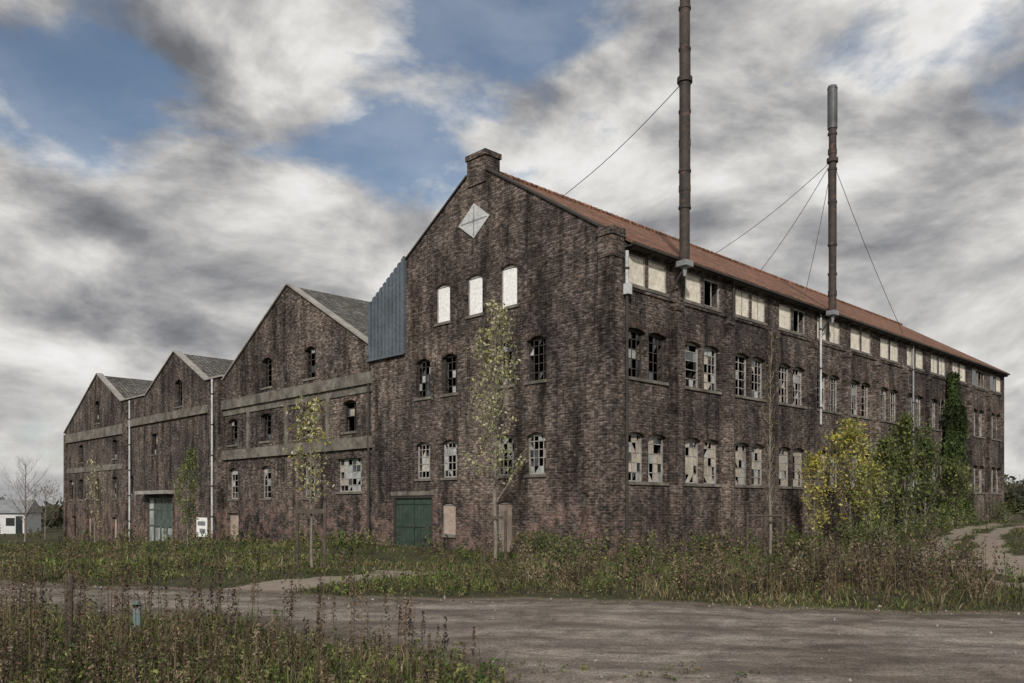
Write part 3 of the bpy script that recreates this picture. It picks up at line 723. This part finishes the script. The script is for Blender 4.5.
for px,yy,w_,h_ in ((540,29.5,1.6,1.1),(570,28,1.8,.9),(700,30,1.6,1.0),(885,34,2.8,1.6),(930,38,2.6,1.5),(860,32,2.2,1.2),(800,31,1.6,.9),(960,46,2.4,1.3),(345,33,1.6,.9),(1005,60,3,1.5),(640,27,1.3,.7)):
    shrub('wild_shrub',wx(px,yy),yy,w_,h_,800,GR+WG[1:])
n=20000
t=rng.normal(35.3,1.25,n); z=rng.uniform(-.6,10.4,n); 
top=np.interp(t,[31.5,32.6,33.3,34.3,35.3,36.4,37.3,38.0],[2.0,4.0,7.6,9.9,10.4,9.6,7.6,3.])
k=(z<top+.3*np.sin(t*7))&(vn(t,z,1.8,91)>-.7); t,z=t[k],z[k]
s_=-.04-np.abs(rng.normal(0,.16,len(t)))-.35*np.clip(vn(t,z,1.3,92)+.4,0,1)
iv=empty('climbing_ivy',(T0[0],T0[1],0),ANG)
sh=(.4+.85*np.clip(vn(t,z,2.0,93)*.5+.5,0,1))[:,None]
leafcloud('ivy_leaves',np.stack([t,s_,z],1),.11*rng.uniform(.6,1.3,len(t)),pal(len(t),[(.055,.085,.026),(.085,.12,.036),(.038,.058,.02)])*sh,iv)
b=MB()
for k in range(14):
    p=Vector((random.uniform(33.8,36.8),-.05,-.5)); 
    for j in range(9):
        q=p+Vector((random.uniform(-.3,.3),0,1.0)); b.cyl(p,q,.03,.025,5,0,False); p=q
b.build('ivy_stems',['bark'],iv,recalc=False)

def treeline(name,pts,cols,seed):
    Cs=[];Cc=[]
    for (X,Y,w_,h_) in pts:
        z0=float(g(X,Y)); n=int(260*w_/6)+200
        nb=max(3,int(w_/1.5))
        for _ in range(nb):
            cx=X+rng.uniform(-w_/2,w_/2); cy=Y+rng.uniform(-3,3); ch=h_*rng.uniform(.5,1); m_=n//nb
            p=rng.normal(size=(m_,3)); p/=np.linalg.norm(p,axis=1)[:,None]; p*=rng.uniform(.4,1,(m_,1))
            Cs.append(np.array([cx,cy,z0+ch*.55])+p*np.array([w_/nb*1.1+.8,2,ch*.5])); Cc.append(pal(m_,cols)*rng.uniform(.7,1.2))
    C=np.concatenate(Cs); c=np.concatenate(Cc); leafcloud(name,C,.42*rng.uniform(.6,1.4,len(C)),c)
pts=[(random.uniform(-330,-120),random.uniform(180,300),14,random.uniform(7,13)) for _ in range(30)]
pts+=[(random.uniform(-110,-62),random.uniform(115,135),6,random.uniform(2.5,4.5)) for _ in range(18)]
pts+=[(random.uniform(110,330),random.uniform(150,260),14,random.uniform(7,12)) for _ in range(30)]
pts+=[(random.uniform(66,84),random.uniform(105,118),5,random.uniform(2.5,6)) for _ in range(12)]
treeline('distant_trees',pts,[(.06,.075,.04),(.08,.085,.05),(.05,.06,.04),(.10,.08,.05)],1)
X,Y=wx(3,98),98; hz=float(g(X,Y)); wh=empty('white_house',(X,Y,hz),.25)
b=MB(); b.box(-4.5,3.2,-3,3,-.2,2.4,0); b.add([(-4.7,-3.3,2.35),(3.4,-3.3,2.35),(3.4,3.3,2.35),(-4.7,3.3,2.35),(-4.7,0,3.9),(3.4,0,3.9)],[(0,1,5,4),(3,4,5,2),(0,4,3),(1,2,5)],1)
for x in (-3.4,-1.2,1.2): b.box(x,x+.9,-3.03,-2.98,.9,1.8,2)
b.box(2.2,2.9,-3.03,-2.98,0,2.0,2); b.build('house_body',['plaster','zinc','glass'],wh)

# ------------------------------------------------------------------ small objects
def gp_(X,Y): return float(g(X,Y))
X,Y=-4.65,8.8
b=MB(); 
b.cyl((0,0,-.2),(.012,0,.40),.04,.038,10,0); b.cyl((.012,0,.40),(.02,.005,.86),.038,.034,10,0); b.cyl((.02,.005,.86),(.021,.005,.88),.034,.022,10,0)
for z in (.3,.55): b.cyl((.005,0,z),(.005,0,z+.012),.042,.042,10,1)
o=b.build('wooden_post',['wood','cable']); o.location=(X,Y,gp_(X,Y))
X,Y=wx(137,10.2),10.2
b=MB(); b.box(-.045,.045,-.02,.02,-.1,.30,0); b.cyl((0,-.02,.30),(0,.02,.30),.045,.045,14,0); b.box(-.025,.025,-.023,-.019,.2,.26,1)
o=b.build('cable_marker_post',['tealplastic','zinc']); o.location=(X,Y,gp_(X,Y)+.05)
X,Y=wx(765,32.5),32.5
b=MB()
for dx in (-.68,.0,.68): b.cyl((dx,0,-.2),(dx,0,1.75),.055,.05,8,0)
b.cyl((-.72,0,1.6),(.72,0,1.6),.045,.045,8,0)
o=b.build('wooden_tree_guard',['wood']); o.location=(X,Y,gp_(X,Y))
n=2600; X,Y=field(n,6,24,.8); r_=roadout(X,Y); k=((np.abs(r_)<.5)|(rng.uniform(0,1,n)<.16)); X,Y=X[k],Y[k]
Vs=[];Fs=[];o=0
base=np.array([[1,0,0],[-1,0,0],[0,1,0],[0,-1,0],[0,0,1],[0,0,-1]],float); ft=np.array([[0,2,4],[2,1,4],[1,3,4],[3,0,4],[2,0,5],[1,2,5],[3,1,5],[0,3,5]])
for x,y in zip(X,Y):
    s=abs(rng.normal(.0,.012))+.006; v=base*rng.uniform(.5,1.2,(6,3))*s; Vs.append(v+np.array([x,y,gp_(x,y)+s*.3])); Fs.append(ft+o); o+=6
fast_mesh('scattered_stones',np.concatenate(Vs),np.concatenate(Fs),M['coping'])

# ------------------------------------------------------------------ world: cloudy sky
w=bpy.data.worlds.new('World'); sc.world=w; w.use_nodes=True; nt=w.node_tree
for n_ in list(nt.nodes): nt.nodes.remove(n_)
out=N(nt,'ShaderNodeOutputWorld')
SUN_EL=math.radians(30); SUN_AZ=math.atan2(-.10,-.99)
sky=N(nt,'ShaderNodeTexSky',sky_type='NISHITA'); sky.sun_disc=False; sky.sun_elevation=SUN_EL; sky.sun_rotation=SUN_AZ
bg1=N(nt,'ShaderNodeBackground'); bg1.inputs[1].default_value=.095; L(nt,sky.outputs[0],bg1.inputs[0])
tc=N(nt,'ShaderNodeTexCoord')
def cl(off,scale,det,rough,dist,zs=2.0):
    mp=N(nt,'ShaderNodeMapping'); mp.inputs['Location'].default_value=off; mp.inputs['Scale'].default_value=(1,1,zs); L(nt,tc.outputs['Generated'],mp.inputs[0])
    return noise(nt,mp.outputs[0],scale,det,rough,dist)
dA=cl((2.3,.7,.4),3.6,9,.57,.25); dB=cl((2.3,.7,.4-.08),3.6,6,.55,.25)
bigd=cl((7.1,3.3,1.9),1.7,2,.5,.0)
cov=cl((5.5,9.1,2.2),4.2,7,.58,.2)
base=math_(nt,'ADD',math_(nt,'MULTIPLY',math_(nt,'SUBTRACT',dA,.5),.62),math_(nt,'MULTIPLY',math_(nt,'SUBTRACT',bigd,.5),.20))
sh=math_(nt,'ADD',math_(nt,'ADD',base,.535),math_(nt,'MULTIPLY',math_(nt,'SUBTRACT',dA,dB),.75))
def blob(px,py,rad,amt,acc):
    v=Vector(((px-512)/F,1,(505-py)/F)).normalized()
    d=N(nt,'ShaderNodeVectorMath',operation='DISTANCE'); L(nt,tc.outputs['Generated'],d.inputs[0]); d.inputs[1].default_value=v
    f=ramp(nt,math_(nt,'DIVIDE',d.outputs['Value'],rad),[(0.,1.),(1.,0.)])
    return math_(nt,'ADD',acc,math_(nt,'MULTIPLY',f,amt))
for bb in ((150,270,.32,-.17),(10,30,.28,-.05),(330,140,.22,.04),(830,60,.3,.07),(820,230,.3,-.01),(600,110,.2,-.03),(80,440,.28,.05)): sh=blob(*bb,sh)
ccol=ramp(nt,sh,[(.26,(.15,.155,.17)),(.37,(.25,.252,.268)),(.46,(.40,.397,.40)),(.54,(.57,.56,.545)),(.63,(.76,.75,.73)),(.76,(.92,.91,.90))])
bg2=N(nt,'ShaderNodeBackground'); L(nt,ccol,bg2.inputs[0]); bg2.inputs[1].default_value=1.0
cv=math_(nt,'ADD',cov,.06)
for bb in ((470,0,.26,-.24),(60,100,.18,-.20),(400,150,.10,-.12),(990,60,.16,-.20),(800,170,.3,.08),(500,420,.5,.08)): cv=blob(*bb,cv)
cf=ramp(nt,cv,[(.38,.18),(.50,1.)])
ms=N(nt,'ShaderNodeMixShader'); L(nt,cf,ms.inputs[0]); L(nt,bg1.outputs[0],ms.inputs[1]); L(nt,bg2.outputs[0],ms.inputs[2]); L(nt,ms.outputs[0],out.inputs[0])
sd=bpy.data.lights.new('sun','SUN'); sd.energy=3.3; sd.angle=math.radians(3); sd.color=(1,.95,.88)
so=bpy.data.objects.new('sun',sd); sc.collection.objects.link(so)
dv=Vector((math.sin(SUN_AZ)*math.cos(SUN_EL),math.cos(SUN_AZ)*math.cos(SUN_EL),math.sin(SUN_EL)))
so.rotation_euler=dv.to_track_quat('Z','Y').to_euler(); so.location=(0,-20,40)
cd=bpy.data.cameras.new('camera'); cd.sensor_width=36; cd.lens=F/1024*36; cd.shift_y=163.5/1024; cd.clip_end=6000; cd.clip_start=.05
co=bpy.data.objects.new('camera',cd); co.location=(0,0,1.6); co.rotation_euler=(math.pi/2,0,0); sc.collection.objects.link(co); sc.camera=co
sc.view_settings.view_transform='Standard'; sc.view_settings.look='None'; sc.view_settings.exposure=0
